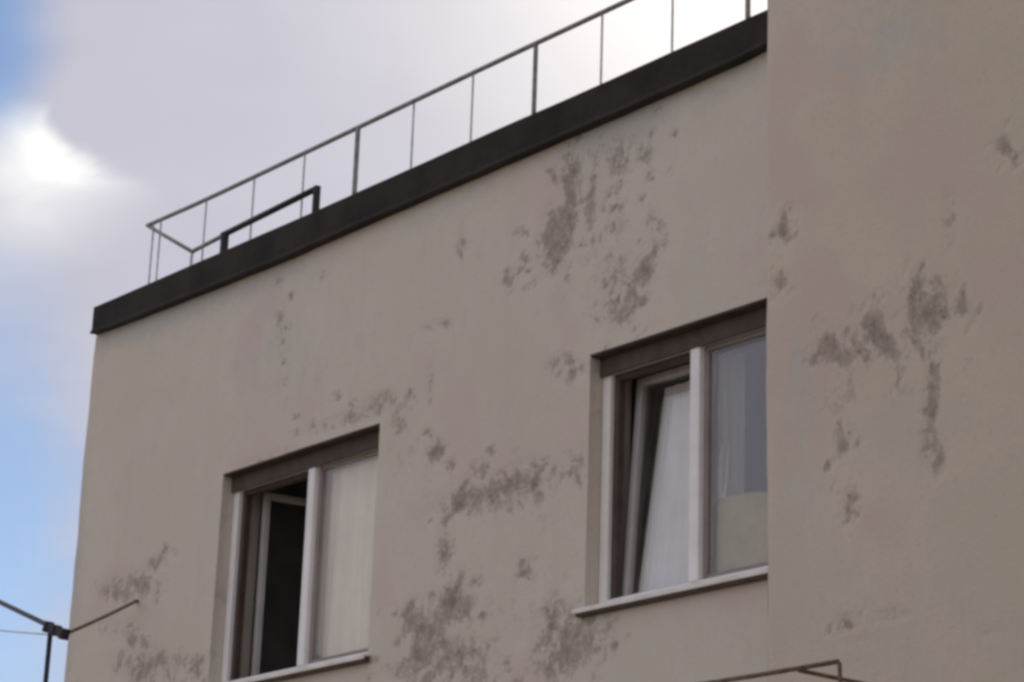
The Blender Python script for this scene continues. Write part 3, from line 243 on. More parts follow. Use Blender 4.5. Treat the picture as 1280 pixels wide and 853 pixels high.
DAMP_MAIN = [ (4.641, 6.205, 14.5, 5.6, 106.1, 1), (0.742, 6.219, 2, 3.3, 194.7, 0.8), (1.797, 6.177, 5.6, 6.6, 369.3, 0.6), (4.748, 6.26, 11.3, 0.2, 348.7, 0.7), (5.322, 6.214, 13.1, 0.8, 278.4, 0.4), (3.401, 6.182, 8.2, -5.4, 527.4, 0.3), (0.006, 4.892, 180.4, 2.3, 1.7, 0.6), (1.922, 5.738, 11.9, 4.3, 13.4, 0.25) ]
DAMP_WING = [ (6.166, 4.394, 221, 1, 11.7, 0.45), (6.605, 5.922, 18.9, 7.7, 22.7, 0.3) ]

# ------------------------------------------------------------------ materials
def plaster(name, tone=(1.0, 1.0, 1.0)):
    mt = bpy.data.materials.new(name)
    mt.use_nodes = True
    mt.node_tree.nodes.clear()
    n = NT(mt.node_tree)
    pos = n.n('ShaderNodeNewGeometry').outputs['Position']
    st = n.n('ShaderNodeAttribute', attribute_name='stain_shade').outputs['Fac']
    dm = n.n('ShaderNodeAttribute', attribute_name='damp').outputs['Fac']
    mp = n.n('ShaderNodeMapping', {'Vector': pos, 'Scale': (1.0, 1.0, 0.85)}).outputs[0]
    n1 = n.noise(mp, 11.0, 5.0, 0.70, 0.5)
    n2 = n.noise(pos, 42.0, 2.0, 0.6)
    big = n.noise(pos, 0.9, 2.0, 0.55)
    mid = n.noise(mp, 3.2, 3.0, 0.6)
    streak = n.noise(n.n('ShaderNodeMapping', {'Vector': pos, 'Scale': (6.0, 6.0, 0.35)}).outputs[0], 1.0, 3.0, 0.6)
    # paint coat: faded, patchy
    tn = lambda *q: tuple(u * w for u, w in zip(q, tone))
    c = n.mix(n.smooth(big, 0.3, 0.7), tn(0.668, 0.590, 0.500), tn(0.690, 0.625, 0.535))
    c = n.mix(n.math('MULTIPLY', n.smooth(mid, 0.50, 0.75), 0.30), c, tn(0.57, 0.54, 0.45))
    c = n.mix(n.math('MULTIPLY', n.smooth(streak, 0.5, 0.8), 0.20), c, tn(0.55, 0.49, 0.42))
    c = n.mix(n.math('MULTIPLY', n.smooth(n2, 0.50, 0.75), 0.26), c, tn(0.52, 0.475, 0.41))
    hue = n.noise(n.vmath('ADD', pos, (7.3, 0.0, 2.1)), 1.7, 2.0, 0.6)
    c = n.mix(n.math('MULTIPLY', n.smooth(hue, 0.50, 0.68), 0.75), c, tn(0.64, 0.60, 0.50))
    c = n.mix(n.math('MULTIPLY', n.smooth(hue, 0.48, 0.32), 0.75), c, tn(0.66, 0.555, 0.50))
    # damp grey-green bloom
    c = n.mix(n.math('MULTIPLY', n.smooth(n.math('ADD', n.math('MULTIPLY', dm, 0.6), n.math('SUBTRACT', n1, 0.5)), 0.0, 0.5), 0.75), c, (0.50, 0.53, 0.51))
    # soot, peeled paint and the shade added to the reveals
    v = n.math('ADD', n.math('MULTIPLY', st, 0.56), n.math('MULTIPLY', n.math('SUBTRACT', n1, 0.5), 2.0))
    v = n.math('ADD', v, n.math('MULTIPLY', n.math('SUBTRACT', n2, 0.5), 0.35))
    halo = n.smooth(v, -0.15, 0.45)
    peel = n.smooth(v, 0.20, 0.54)
    core = n.smooth(v, 0.45, 0.95)
    st01 = n.smooth(st, 0.08, 0.45)
    halo = n.math('MULTIPLY', halo, st01); peel = n.math('MULTIPLY', peel, st01); core = n.math('MULTIPLY', core, st01)
    c = n.mix(n.math('MULTIPLY', halo, 0.36), c, (0.495, 0.435, 0.37))
    c = n.mix(n.math('MULTIPLY', peel, 0.60), c, (0.318, 0.268, 0.220))
    c = n.mix(n.math('MULTIPLY', core, 0.60), c, (0.190, 0.152, 0.122))
    # pale lifted paint rim round each peeled patch
    n4 = n.noise(pos, 30.0, 3.0, 0.65)
    stw = n.smooth(st, 0.22, 0.7)
    c = n.mix(n.math('MULTIPLY', n.math('MULTIPLY', n.smooth(n4, 0.57, 0.66), stw), 0.50), c, (0.15, 0.120, 0.095))
    c = n.mix(n.math('MULTIPLY', n.math('MULTIPLY', n.smooth(n4, 0.40, 0.32), stw), 0.45), c, tn(0.74, 0.69, 0.61))
    rim = n.math('MULTIPLY', n.math('MULTIPLY', n.smooth(v, 0.12, 0.22), n.smooth(v, 0.32, 0.24)), st01)
    c = n.mix(n.math('MULTIPLY', rim, 0.22), c, (0.75, 0.70, 0.63))
    b = n.n('ShaderNodeBsdfPrincipled', {'Base Color': c, 'Roughness': 0.88, 'Specular IOR Level': 0.25})
    h = n.math('ADD', n.math('MULTIPLY', n2, 0.5), n.math('MULTIPLY', n.noise(pos, 130.0, 0.0, 0.6), 0.35))
    h = n.math('SUBTRACT', h, n.math('MULTIPLY', n.math('MULTIPLY', n1, st01), 1.6))
    bp = n.n('ShaderNodeBump', {'Strength': 0.8, 'Distance': 0.005, 'Height': h})
    mt.node_tree.links.new(bp.outputs[0], b.inputs['Normal'])
    n.n('ShaderNodeOutputMaterial', {0: b.outputs[0]})
    return mt

def glass_mat(name, tint=0.99, refl=2.2):
    mt = bpy.data.materials.new(name)
    mt.use_nodes = True
    mt.node_tree.nodes.clear()
    n = NT(mt.node_tree)
    pos = n.n('ShaderNodeTexCoord').outputs['Object']
    bp = n.n('ShaderNodeBump', {'Strength': 0.5, 'Distance': 0.004, 'Height': n.noise(pos, 4.0, 2.0, 0.4)})
    back = n.n('ShaderNodeNewGeometry').outputs['Backfacing']
    ior = n.math('ADD', 1.5, n.math('MULTIPLY', back, 1 / 1.5 - 1.5))      # a flat pane has no total internal reflection
    fr = n.n('ShaderNodeFresnel', {'IOR': ior, 'Normal': bp.outputs[0]})
    f = n.math('MULTIPLY', fr.outputs[0], refl, clamp=True)
    tr = n.n('ShaderNodeBsdfTransparent', {'Color': (tint, tint, tint * 0.985, 1)})
    gl = n.n('ShaderNodeBsdfGlossy', {'Color': (1, 1, 1, 1), 'Roughness': 0.03, 'Normal': bp.outputs[0]})
    dirt = n.n('ShaderNodeBsdfDiffuse', {'Color': (0.5, 0.48, 0.45, 1)})
    s = n.n('ShaderNodeMixShader', {0: f, 1: tr.outputs[0], 2: gl.outputs[0]})
    s2 = n.n('ShaderNodeMixShader', {0: n.smooth(n.noise(pos, 5.0, 6.0, 0.7), 0.35, 0.8, 0.01, 0.06), 1: s.outputs[0], 2: dirt.outputs[0]})
    n.n('ShaderNodeOutputMaterial', {0: s2.outputs[0]})
    return mt

def cloth_mat(name, colr, trans=0.3, see=0.0):
    mt = bpy.data.materials.new(name)
    mt.use_nodes = True
    mt.node_tree.nodes.clear()
    n = NT(mt.node_tree)
    pos = n.n('ShaderNodeTexCoord').outputs['Object']
    c = n.mix(n.smooth(n.noise(n.n('ShaderNodeMapping', {'Vector': pos, 'Scale': (14, 14, 1.2)}).outputs[0], 1.0, 4.0), 0.3, 0.7),
              tuple(x * 0.88 for x in colr), colr)
    d = n.n('ShaderNodeBsdfDiffuse', {'Color': c})
    t = n.n('ShaderNodeBsdfTranslucent', {'Color': c})
    s = n.n('ShaderNodeMixShader', {0: trans, 1: d.outputs[0], 2: t.outputs[0]})
    if see:
        tp = n.n('ShaderNodeBsdfTransparent')
        s = n.n('ShaderNodeMixShader', {0: see, 1: s.outputs[0], 2: tp.outputs[0]})
    n.n('ShaderNodeOutputMaterial', {0: s.outputs[0]})
    return mt

M_PLASTER = plaster('weathered_plaster')
M_PLASTER_WING = plaster('weathered_plaster_shaded', (0.955, 0.930, 0.880))  # darker tone puts the right-hand shading into the wing's plaster colour
M_COPING = mat('dark_sheet_metal', (0.026, 0.0205, 0.0170), 0.7, 0.0, 0.45, 3.0, 0.002, 25.0, 0.2)
M_PVC = mat('white_window_plastic', (0.90, 0.89, 0.86), 0.45, 0.0, 0.07, 5.0)
M_SASH = mat('shade_greyed_sash_plastic', (0.56, 0.53, 0.51), 0.5, 0.0, 0.1, 6.0)  # window plastic greyed so its colour carries the weaker light inside
M_SILL = mat('painted_sill_metal', (0.82, 0.79, 0.73), 0.5, 0.0, 0.12, 8.0)
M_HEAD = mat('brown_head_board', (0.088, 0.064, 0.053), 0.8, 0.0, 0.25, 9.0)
M_SOFFIT = mat('dark_brown_soffit', (0.045, 0.032, 0.026), 0.85, 0.0, 0.3, 12.0)
M_RAIL = mat('grey_painted_pipe', (0.27, 0.255, 0.25), 0.55, 0.2, 0.3, 20.0)
M_THIN = mat('glare_pale_post', (0.60, 0.59, 0.60), 0.5, 0.0, 0.25, 20.0)  # thin metal paled in colour to imitate bright sky glare
M_BLACK = mat('black_iron', (0.025, 0.025, 0.028), 0.6, 0.2, 0.3, 20.0)
M_CABLE = mat('weathered_cable', (0.075, 0.065, 0.062), 0.7, 0.0, 0.25, 15.0)
M_RUST = mat('rusty_brown_steel', (0.16, 0.118, 0.078), 0.8, 0.1, 0.4, 25.0, 0.001, 80.0)
M_ROOF = mat('bitumen_roofing', (0.07, 0.07, 0.072), 0.9, 0.0, 0.2, 2.0, 0.004, 30.0)
M_ROOM = mat('room_paint', (0.34, 0.34, 0.30), 0.9, 0.0, 0.1, 2.0)
M_FLOOR = mat('room_floor_boards', (0.13, 0.09, 0.06), 0.6, 0.0, 0.2, 5.0)
M_BEAD = mat('shade_taupe_glazing_bead', (0.30, 0.255, 0.24), 0.6)  # taupe paints the shaded side of the mullion onto the bead
M_RUBBER = mat('black_seal', (0.02, 0.02, 0.02), 0.7)
M_GLASS = glass_mat('window_glass')
M_CREAM = cloth_mat('cream_curtain_cloth', (0.99, 0.89, 0.68), 0.05)
M_WHITE = cloth_mat('white_sheer_cloth', (0.93, 0.93, 0.95), 0.08, 0.03)
M_GREY = cloth_mat('grey_curtain_cloth', (0.36, 0.35, 0.315), 0.15)
M_YELLOW = mat('dull_yellow_card', (0.36, 0.31, 0.12), 0.85, 0.0, 0.15, 8.0)
M_GROUND = mat('worn_concrete_ground', (0.42, 0.36, 0.27), 0.92, 0.0, 0.2, 0.6, 0.01, 8.0)

# ------------------------------------------------------------------ ground
def ground():
    bm = bmesh.new()
    R = [0, 4, 8, 14, 24, 40, 80, 200, 600, 2000]
    c = Vector((4, -4, 0))
    prev = None
    for r in R:
        if r == 0:
            prev = [bm.verts.new(c)]
            continue
        ring = [bm.verts.new(c + Vector((r * math.cos(k * math.pi / 16), r * math.sin(k * math.pi / 16), 0))) for k in range(32)]
        for k in range(32):
            if len(prev) == 1:
                bm.faces.new((prev[0], ring[k], ring[(k + 1) % 32]))
            else:
                bm.faces.new((prev[k], ring[k], ring[(k + 1) % 32], prev[(k + 1) % 32]))
        prev = ring
    return tag(build('ground', bm, M_GROUND), 'worn pale concrete yard in front of the building', 'ground', kind='structure')
ground()

# ------------------------------------------------------------------ building
ZB, ZT = 6.259, 6.444            # coping bottom / top
WX, WY = 5.975, -0.40            # left front corner of the projecting wing
W_TOP = 9.6
DEPTH = 9.0
WW = 1.4
Z0, Z1 = 3.932, 5.127            # window opening
WIN = [1.528, 4.498]
bld = empty('apartment_building', (3.0, 0.0, 0.0))
tag(bld, 'weathered grey beige plaster building with two windows under a dark roof edge', 'building')

def axis(a, b, breaks, fine_from, coarse, fine):
    """grid lines from a to b, with exact breaks"""
    pts = sorted(set([a, b] + [x for x in breaks if a < x < b]))
    out = []
    for p, q in zip(pts, pts[1:]):
        st = fine if p >= fine_from else coarse
        k = max(1, int(round((q - p) / st)))
        out += [p + (q - p) * i / k for i in range(k)]
    return np.array(out + [b])

def density(X, Z, blobs):
    d = np.zeros_like(X)
    for x, z, a, b, c, s in blobs:
        dx = X - x; dz = Z - z
        q = a * dx * dx + 2 * b * dx * dz + c * dz * dz
        d = np.maximum(d, s * np.exp(-0.5 * q ** 1.15)) + 0.12 * s * np.exp(-0.5 * q)
    return np.clip(d, 0, 1.3)

def facade(name, xs, zs, y, holes, stains, damps, extra_faces, parent, mt):
    """plaster skin as a fine sheet with real unevenness, openings with reveals, and the block behind it"""
    X, Z = np.meshgrid(xs, zs)
    st = density(X, Z, stains); dp = density(X, Z, damps)
    nx, nz = len(xs), len(zs)
    verts = []
    for j in range(nz):
        for i in range(nx):
            x, z = float(xs[i]), float(zs[j])
            edge = i == nx - 1
            wv = 0.0 if edge else 0.006 * noise.noise((x * 0.9, z * 0.9, 1.3)) + 0.0025 * noise.noise((x * 4, z * 4, 5.1)) - 0.0 
            rr = 0.032 + 0.012 * noise.noise((3.1, z * 2.3, y)) + 0.006 * noise.noise((1.7, z * 9.0, y))
            dx = x - float(xs[0])
            if dx < rr:
                wv += rr - math.sqrt(max(0.0, rr * rr - (rr - dx) ** 2))
            wv += 0.003 * min(1.0, float(st[j, i]))
            verts.append((x, y + wv, z))
    att_s = list(st.ravel()); att_d = list(dp.ravel())
    faces = []
    vid = lambda i, j: j * nx + i
    for j in range(nz - 1):
        for i in range(nx - 1):
            cx = 0.5 * (xs[i] + xs[i + 1]); cz = 0.5 * (zs[j] + zs[j + 1])
            if any(h[0] < cx < h[1] and h[2] < cz < h[3] for h in holes):
                continue
            faces.append((vid(i, j), vid(i + 1, j), vid(i + 1, j + 1), vid(i, j + 1)))
    find = lambda arr, v: int(np.argmin(np.abs(arr - v)))
    def addv(co, s=0.0, d=0.0):
        verts.append(co); att_s.append(s); att_d.append(d)
        return len(verts) - 1
    for (a, b, c, d_) in holes:
        ia, ib, jc, jd = find(xs, a), find(xs, b), find(zs, c), find(zs, d_)
        loop = [(i, jc) for i in range(ia, ib)] + [(ib, j) for j in range(jc, jd)] + [(i, jd) for i in range(ib, ia, -1)] + [(ia, j) for j in range(jd, jc, -1)]
        front = [addv(verts[vid(i, j)], 0.24, 0.0) for i, j in loop]  # reveals darkened through this value to paint in their shade
        back = [addv((float(xs[i]), y + 0.26, float(zs[j])), 0.24, 0.0) for i, j in loop]
        L = len(loop)
        for k in range(L):
            faces.append((front[k], front[(k + 1) % L], back[(k + 1) % L], back[k]))
    for f in extra_faces:
        ids = [addv(co) for co in f]
        faces.append(tuple(ids))
    me = bpy.data.meshes.new(name)
    me.from_pydata(verts, [], faces)
    for nm, arr in (('stain_shade', att_s), ('damp', att_d)):
        at = me.attributes.new(nm, 'FLOAT', 'POINT')
        at.data.foreach_set('value', np.array(arr, dtype=np.float32))
    me.validate(); me.update()
    o = link(name, me, mt)
    o.parent = parent
    me.transform(Matrix.Translation(-parent.location))
    return o

holes = [(a, a + WW, Z0, Z1) for a in WIN]
xs = axis(0.0, WX, [0.002, 0.006, 0.012, 0.020, 0.030, 0.045] + [h for a in WIN for h in (a, a + WW)], -1, 0.1, 0.026)
zs = axis(0.0, ZT - 0.02, [Z0, Z1, 3.3], 3.29, 0.25, 0.026)
zt = ZT - 0.02
side = [[(0, 0.02, 0), (0, DEPTH, 0), (0, DEPTH, zt), (0, 0.02, zt)],
        [(0, DEPTH, 0), (14, DEPTH, 0), (14, DEPTH, zt), (0, DEPTH, zt)]]
tag(facade('wall', xs, zs, 0.0, holes, STAINS_MAIN, DAMP_MAIN, side, bld, M_PLASTER), 'stained beige plaster wall with the two windows')

xs2 = axis(WX, 8.2, [WX + q for q in (0.002, 0.006, 0.012, 0.020, 0.030, 0.045)], -1, 0.1, 0.026)
zs2 = axis(0.0, W_TOP, [2.9, 6.3], 2.89, 0.25, 0.03)
wing_sides_and_blocker = [[(WX, WY + 0.02, 0), (WX, DEPTH, 0), (WX, DEPTH, W_TOP), (WX, WY + 0.02, W_TOP)],
              [(8.2, WY, 0), (9.6, WY, 0), (9.6, WY, W_TOP), (8.2, WY, W_TOP)],
              [(9.6, -2.9, 0), (9.6, WY, 0), (9.6, WY, W_TOP), (9.6, -2.9, W_TOP)],  # unseen step-out, added to block sky and dim the right wall
              [(9.6, -2.9, 0), (14, -2.9, 0), (14, -2.9, W_TOP), (9.6, -2.9, W_TOP)],
              [(9.6, -2.9, W_TOP), (14, -2.9, W_TOP), (14, WY, W_TOP), (9.6, WY, W_TOP)],
              [(14, -2.9, 0), (14, DEPTH, 0), (14, DEPTH, W_TOP), (14, -2.9, W_TOP)],
              [(WX, DEPTH, zt + .01), (14, DEPTH, zt + .01), (14, DEPTH, W_TOP), (WX, DEPTH, W_TOP)],
              [(WX, WY, W_TOP), (14, WY, W_TOP), (14, DEPTH, W_TOP), (WX, DEPTH, W_TOP)]]
tag(facade('wing_wall', xs2, zs2, WY, [], STAINS_WING, DAMP_WING, wing_sides_and_blocker, bld, M_PLASTER_WING), 'taller plain wall that projects beside the right window')

# flat roof deck behind the coping
bm = bmesh.new()
box(bm, 0.03, WX - 0.004, 0.03, DEPTH - 0.03, zt - 0.24, zt - 0.03)
part(bld, 'roof', bm, M_ROOF)

# coping: folded sheet with a drip lip, front edge not quite true
def coping():
    bm = bmesh.new()
    px = [0.052, 0.5, 1.157, 1.6, 2.0, 2.6, 3.3, 4.0, 4.64, 5.1, 5.465, 5.7, WX - 0.003]
    pz = [6.272, 6.256, 6.246, 6.238, 6.233, 6.240, 6.243, 6.247, 6.251, 6.255, 6.260, 6.277, 6.281]
    pt = [6.447, 6.444, 6.441, 6.440, 6.438, 6.438, 6.441, 6.445, 6.442, 6.447, 6.448, 6.446, 6.444]
    X = list(np.linspace(px[0], px[-1], 90))
    rows = []
    for x in X:
        zb = float(np.interp(x, px, pz)) + 0.003 * noise.noise((x * 5, 0, 0)); t = float(np.interp(x, px, pt)) + 0.0015 * noise.noise((x * 4, 3, 0))
        yo = -0.05 + 0.003 * noise.noise((x * 2, 7, 0))
        prof = [(0.24, t - 0.10), (0.24, t + 0.012), (yo + 0.004, t), (yo, t - 0.006), (yo, zb + 0.03), (yo - 0.012, zb + 0.004), (yo - 0.010, zb), (yo + 0.004, zb + 0.003),
                (yo + 0.006, t - 0.02), (0.22, t - 0.012), (0.22, t - 0.10)]
        # solid down to the wall face under the sheet
        prof = prof[:7] + [(0.008, zb + 0.006), (0.012, t - 0.12)]
        rows.append([bm.verts.new((x, a, b)) for a, b in prof])
    for a, b in zip(rows, rows[1:]):
        k = len(a)
        for i in range(k):
            bm.faces.new((a[i], a[(i + 1) % k], b[(i + 1) % k], b[i]))
    bm.faces.new(rows[0]); bm.faces.new(rows[-1])
    o = part(bld, 'coping', bm, M_COPING)
    tag(o, 'dark brown metal band along the roof edge')
    return o
coping()

# rooms behind the openings
for a in WIN:
    bm = bmesh.new()
    x0, x1, y0, y1, z0, z1 = a - 0.6, a + WW + 0.5, 0.262, 4.2, 3.05, 5.55
    if a > 3:
        x1 = a + WW + 0.07
    r = [bm.verts.new(c) for c in ((x0, y0, z0), (x1, y0, z0), (x1, y1, z0), (x0, y1, z0), (x0, y0, z1), (x1, y0, z1), (x1, y1, z1), (x0, y1, z1))]
    for f in ((0, 1, 2, 3), (4, 7, 6, 5), (1, 5, 6, 2), (3, 2, 6, 7), (0, 3, 7, 4)):
        bm.faces.new([r[i] for i in f])
    # inner face of the outside wall, open at the window
    for (p, q, s, t) in ((x0, a, z0, z1), (a + WW, x1, z0, z1), (a, a + WW, z0, Z0), (a, a + WW, Z1, z1)):
        bm.faces.new([bm.verts.new((x, y0, z)) for x, z in ((p, s), (q, s), (q, t), (p, t))])
    part(bld, 'room', bm, M_ROOM)

# ------------------------------------------------------------------ windows
FY0, FY1 = 0.08, 0.15            # frame depth in the wall
HEAD = 5.032                     # underside of the brown head board
FW = 0.052

def leaf(bm, x0, x1, z0, z1, y0, y1, w, mtx=None):
    box(bm, x0, x0 + w, y0, y1, z0, z1, 0.005, mtx)
    box(bm, x1 - w, x1, y0, y1, z0, z1, 0.005, mtx)
    box(bm, x0 + w - 0.002, x1 - w + 0.002, y0 + 0.001, y1 - 0.001, z0, z0 + w, 0.005, mtx)
    box(bm, x0 + w - 0.002, x1 - w + 0.002, y0 + 0.001, y1 - 0.001, z1 - w, z1, 0.005, mtx)

def pane(bm, x0, x1, z0, z1, y, mtx=None):
    box(bm, x0, x1, y, y + 0.02, z0, z1, 0.0, mtx)

def window(a, mx, mode):
    x0, x1, z0, z1 = a + 0.003, a + WW - 0.003, Z0 + 0.004, HEAD + 0.046
    w = empty('window', (a, FY0, Z0)); w.parent = bld; w.location = Vector((a, FY0, Z0)) - bld.location
    bm = bmesh.new()
    box(bm, x0, x0 + FW, FY0, FY1, z0, z1, 0.004)
    box(bm, x1 - FW, x1, FY0, FY1, z0, z1, 0.004)
    box(bm, x0 + FW - .002, x1 - FW + .002, FY0 + .001, FY1 - .001, z0, z0 + FW, 0.004)
    box(bm, x0 + FW - .002, x1 - FW + .002, FY0 + .001, FY1 - .001, z1 - FW * 0.7, z1, 0.004)
    part(w, 'frame', bm, M_PVC)
    bm = bmesh.new()
    box(bm, mx - 0.034, mx + 0.026, FY0 - 0.012, FY1 + 0.002, z0 + FW - 0.004, z1 - FW * 0.7 + 0.004, 0.006)
    part(w, 'mullion', bm, M_PVC)
    bm = bmesh.new()
    box(bm, a + 0.001, a + WW - 0.001, 0.060, 0.078, HEAD, Z1 - 0.012, 0.003)
    part(w, 'head_board', bm, M_HEAD)
    bm = bmesh.new()
    box(bm, a + 0.002, a + WW - 0.002, 0.004, 0.24, Z1 - 0.012, Z1 - 0.001, 0.002)
    part(w, 'head_lining', bm, M_SOFFIT)
    # sill sheet: slopes outward and turns down at its front edge
    bm = bmesh.new()
    sx0, sx1 = a - 0.03, min(a + WW + 0.03, WX - 0.01)
    prof = [(0.079, Z0 + 0.022), (-0.045, Z0 + 0.004), (-0.049, Z0), (-0.049, Z0 - 0.016), (-0.044, Z0 - 0.018), (-0.041, Z0 - 0.004), (0.079, Z0 + 0.010)]
    rows = [[bm.verts.new((x, y, z)) for y, z in prof] for x in (sx0, sx1)]
    k = len(prof)
    for i in range(k):
        bm.faces.new((rows[0][i], rows[0][(i + 1) % k], rows[1][(i + 1) % k], rows[1][i]))
    bm.faces.new(rows[0]); bm.faces.new(rows[1])
    part(w, 'sill', bm, M_SILL)
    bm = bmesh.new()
    box(bm, sx0 + 0.012, sx1 - 0.012, -0.038, 0.012, Z0 - 0.030, Z0 - 0.006, 0.004)  # dark strip stands in for the shade under the sill
    part(w, 'sill_shade_strip', bm, M_HEAD)
    # fixed light on the right
    bm = bmesh.new()
    bx0, bx1, bz0, bz1 = mx + 0.026, x1 - FW, z0 + FW, z1 - FW * 0.7
    leaf(bm, bx0, bx1, bz0, bz1, FY0 + 0.018, FY1 - 0.01, 0.024)
    part(w, 'glazing_bead', bm, M_BEAD)
    bm = bmesh.new()
    pane(bm, bx0 + 0.012, bx1 - 0.012, bz0 + 0.012, bz1 - 0.012, FY0 + 0.03)
    part(w, 'pane', bm, M_GLASS)
    # opening sash on the left
    sx0, sx1, sz0, sz1 = x0 + FW + 0.012, mx - 0.03, z0 + FW - 0.012, z1 - FW * 0.7 + 0.006
    sy0, sy1 = FY1 - 0.03, FY1 + 0.012
    if mode == 'turned':
        piv = Vector((sx0, FY1 + 0.005, 0))
        mtx = Matrix.Translation(piv + Vector((0.012, 0.065, 0))) @ Matrix.Rotation(math.radians(78), 4, 'Z') @ Matrix.Translation(-piv)
    else:
        piv = Vector((0, FY1 - 0.02, sz0))
        mtx = Matrix.Translation(piv + Vector((0, 0.035, 0.004))) @ Matrix.Rotation(math.radians(-TILT), 4, 'X') @ Matrix.Translation(-piv)
    bm = bmesh.new()
    leaf(bm, sx0, sx1, sz0, sz1, sy0, sy1, 0.036, mtx)
    part(w, 'sash', bm, M_SASH)
    bm = bmesh.new()
    pane(bm, sx0 + 0.030, sx1 - 0.030, sz0 + 0.030, sz1 - 0.030, sy0 + 0.012, mtx)
    part(w, 'pane', bm, M_GLASS)
    bm = bmesh.new()
    box(bm, x0 + FW - 0.004, x0 + FW + 0.03, FY1 - 0.045, FY1 - 0.004, z0 + FW - 0.002, z1 - FW * 0.7 + 0.002, 0.003)
    box(bm, x0 + FW + 0.028, mx - 0.04, FY1 - 0.045, FY1 - 0.004, z1 - FW * 0.7 - 0.03, z1 - FW * 0.7 + 0.002, 0.003)
    part(w, 'rebate', bm, M_HEAD)
    bm = bmesh.new()
    zc_ = 0.5 * (sz0 + sz1)
    box(bm, sx1 - 0.042, sx1 - 0.016, sy1, sy1 + 0.012, zc_ - 0.035, zc_ + 0.035, 0.003, mtx)
    box(bm, sx1 - 0.038, sx1 - 0.020, sy1 + 0.012, sy1 + 0.05, zc_ - 0.01, zc_ + 0.01, 0.003, mtx)
    box(bm, sx1 - 0.038, sx1 - 0.020, sy1 + 0.036, sy1 + 0.052, zc_ - 0.12, zc_ + 0.01, 0.004, mtx)
    part(w, 'handle', bm, M_PVC)
    return w, mtx, (sx0, sx1, sz0, sz1, sy1)
TILT = 4.2
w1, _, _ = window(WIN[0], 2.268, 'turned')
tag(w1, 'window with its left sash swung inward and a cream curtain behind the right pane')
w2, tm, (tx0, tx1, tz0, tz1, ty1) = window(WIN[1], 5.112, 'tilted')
tag(w2, 'window with its left sash tilted inward at the top')

# ------------------------------------------------------------------ curtains and what stands inside
def curtain(name, x0, x1, z0, z1, y, folds, amp, mt, seed, fn=None):
    bm = bmesh.new()
    nx, nz = folds * 12, 24
    rng = random.Random(seed)
    ph = [rng.uniform(0, 6.28) for _ in range(4)]
    g = []
    for j in range(nz + 1):
        t = j / nz
        row = []
        for i in range(nx + 1):
            s = i / nx
            k = amp * (0.55 + 0.45 * (1 - t))
            yy = y + k * math.sin(2 * math.pi * folds * (s + 0.02 * math.sin(5 * s + ph[0])) + ph[1] + 0.5 * math.sin(2.2 * t + ph[2])) \
                 + 0.35 * k * math.sin(2 * math.pi * folds * 2.3 * s + ph[3])
            v = Vector((x0 + (x1 - x0) * s, yy, z0 + (z1 - z0) * t))
            if fn:
                v = fn(v)
            row.append(bm.verts.new(v))
        g.append(row)
    for j in range(nz):
        for i in range(nx):
            bm.faces.new((g[j][i], g[j][i + 1], g[j + 1][i + 1], g[j + 1][i]))
    return build(name, bm, mt, None, True)

def slant(v):
    # hem pulled to the left, top drawn to the right, cloth resting against the tilted sash
    t = (v.z - tz0) / (tz1 - tz0)
    s = (tx1 + 0.06 - v.x) / (tx1 + 0.06 - tx0)
    return tm @ Vector((v.x + s * (0.055 + 0.09 * t), v.y, v.z))
tag(curtain('curtain', 2.24, 2.92, 3.97, 5.05, 0.180, 5, 0.020, M_CREAM, 3),
    'cream pleated curtain hanging behind the right pane of the lower left window', 'curtain')
tag(curtain('curtain', tx0 + 0.0, tx1 + 0.06, tz0 + 0.02, tz1 - 0.06, ty1 + 0.012, 6, 0.006, M_WHITE, 5, slant),
    'white sheer curtain behind the tilted sash of the right window', 'curtain')
tag(curtain('curtain', 4.96, 5.235, 3.97, 5.03, 0.25, 4, 0.014, M_GREY, 9),
    'grey curtain behind the right pane of the window next to the projecting wall', 'curtain')
def bundle():
    # soft stuffed cushion leaning against the glass
    bm = bmesh.new()
    bmesh.ops.create_uvsphere(bm, u_segments=28, v_segments=20, radius=1.0)
    c = Vector((5.27, 0.196, Z0 + 0.21)); s = Vector((0.215, 0.034, 0.215))
    for v in bm.verts:
        p = v.co.copy()
        q = Vector([math.copysign(abs(a) ** 0.45, a) for a in p])
        k = 1.0 + 0.05 * noise.noise(p * 2.3) + 0.03 * noise.noise(p * 6.0)
        v.co = c + Vector((q.x * s.x * k, q.y * s.y, q.z * s.z * k))
    o = build('cushion', bm, M_YELLOW, None, True)
    tag(o, 'dull yellow cushion behind the right pane of the right window', 'cushion')
bundle()

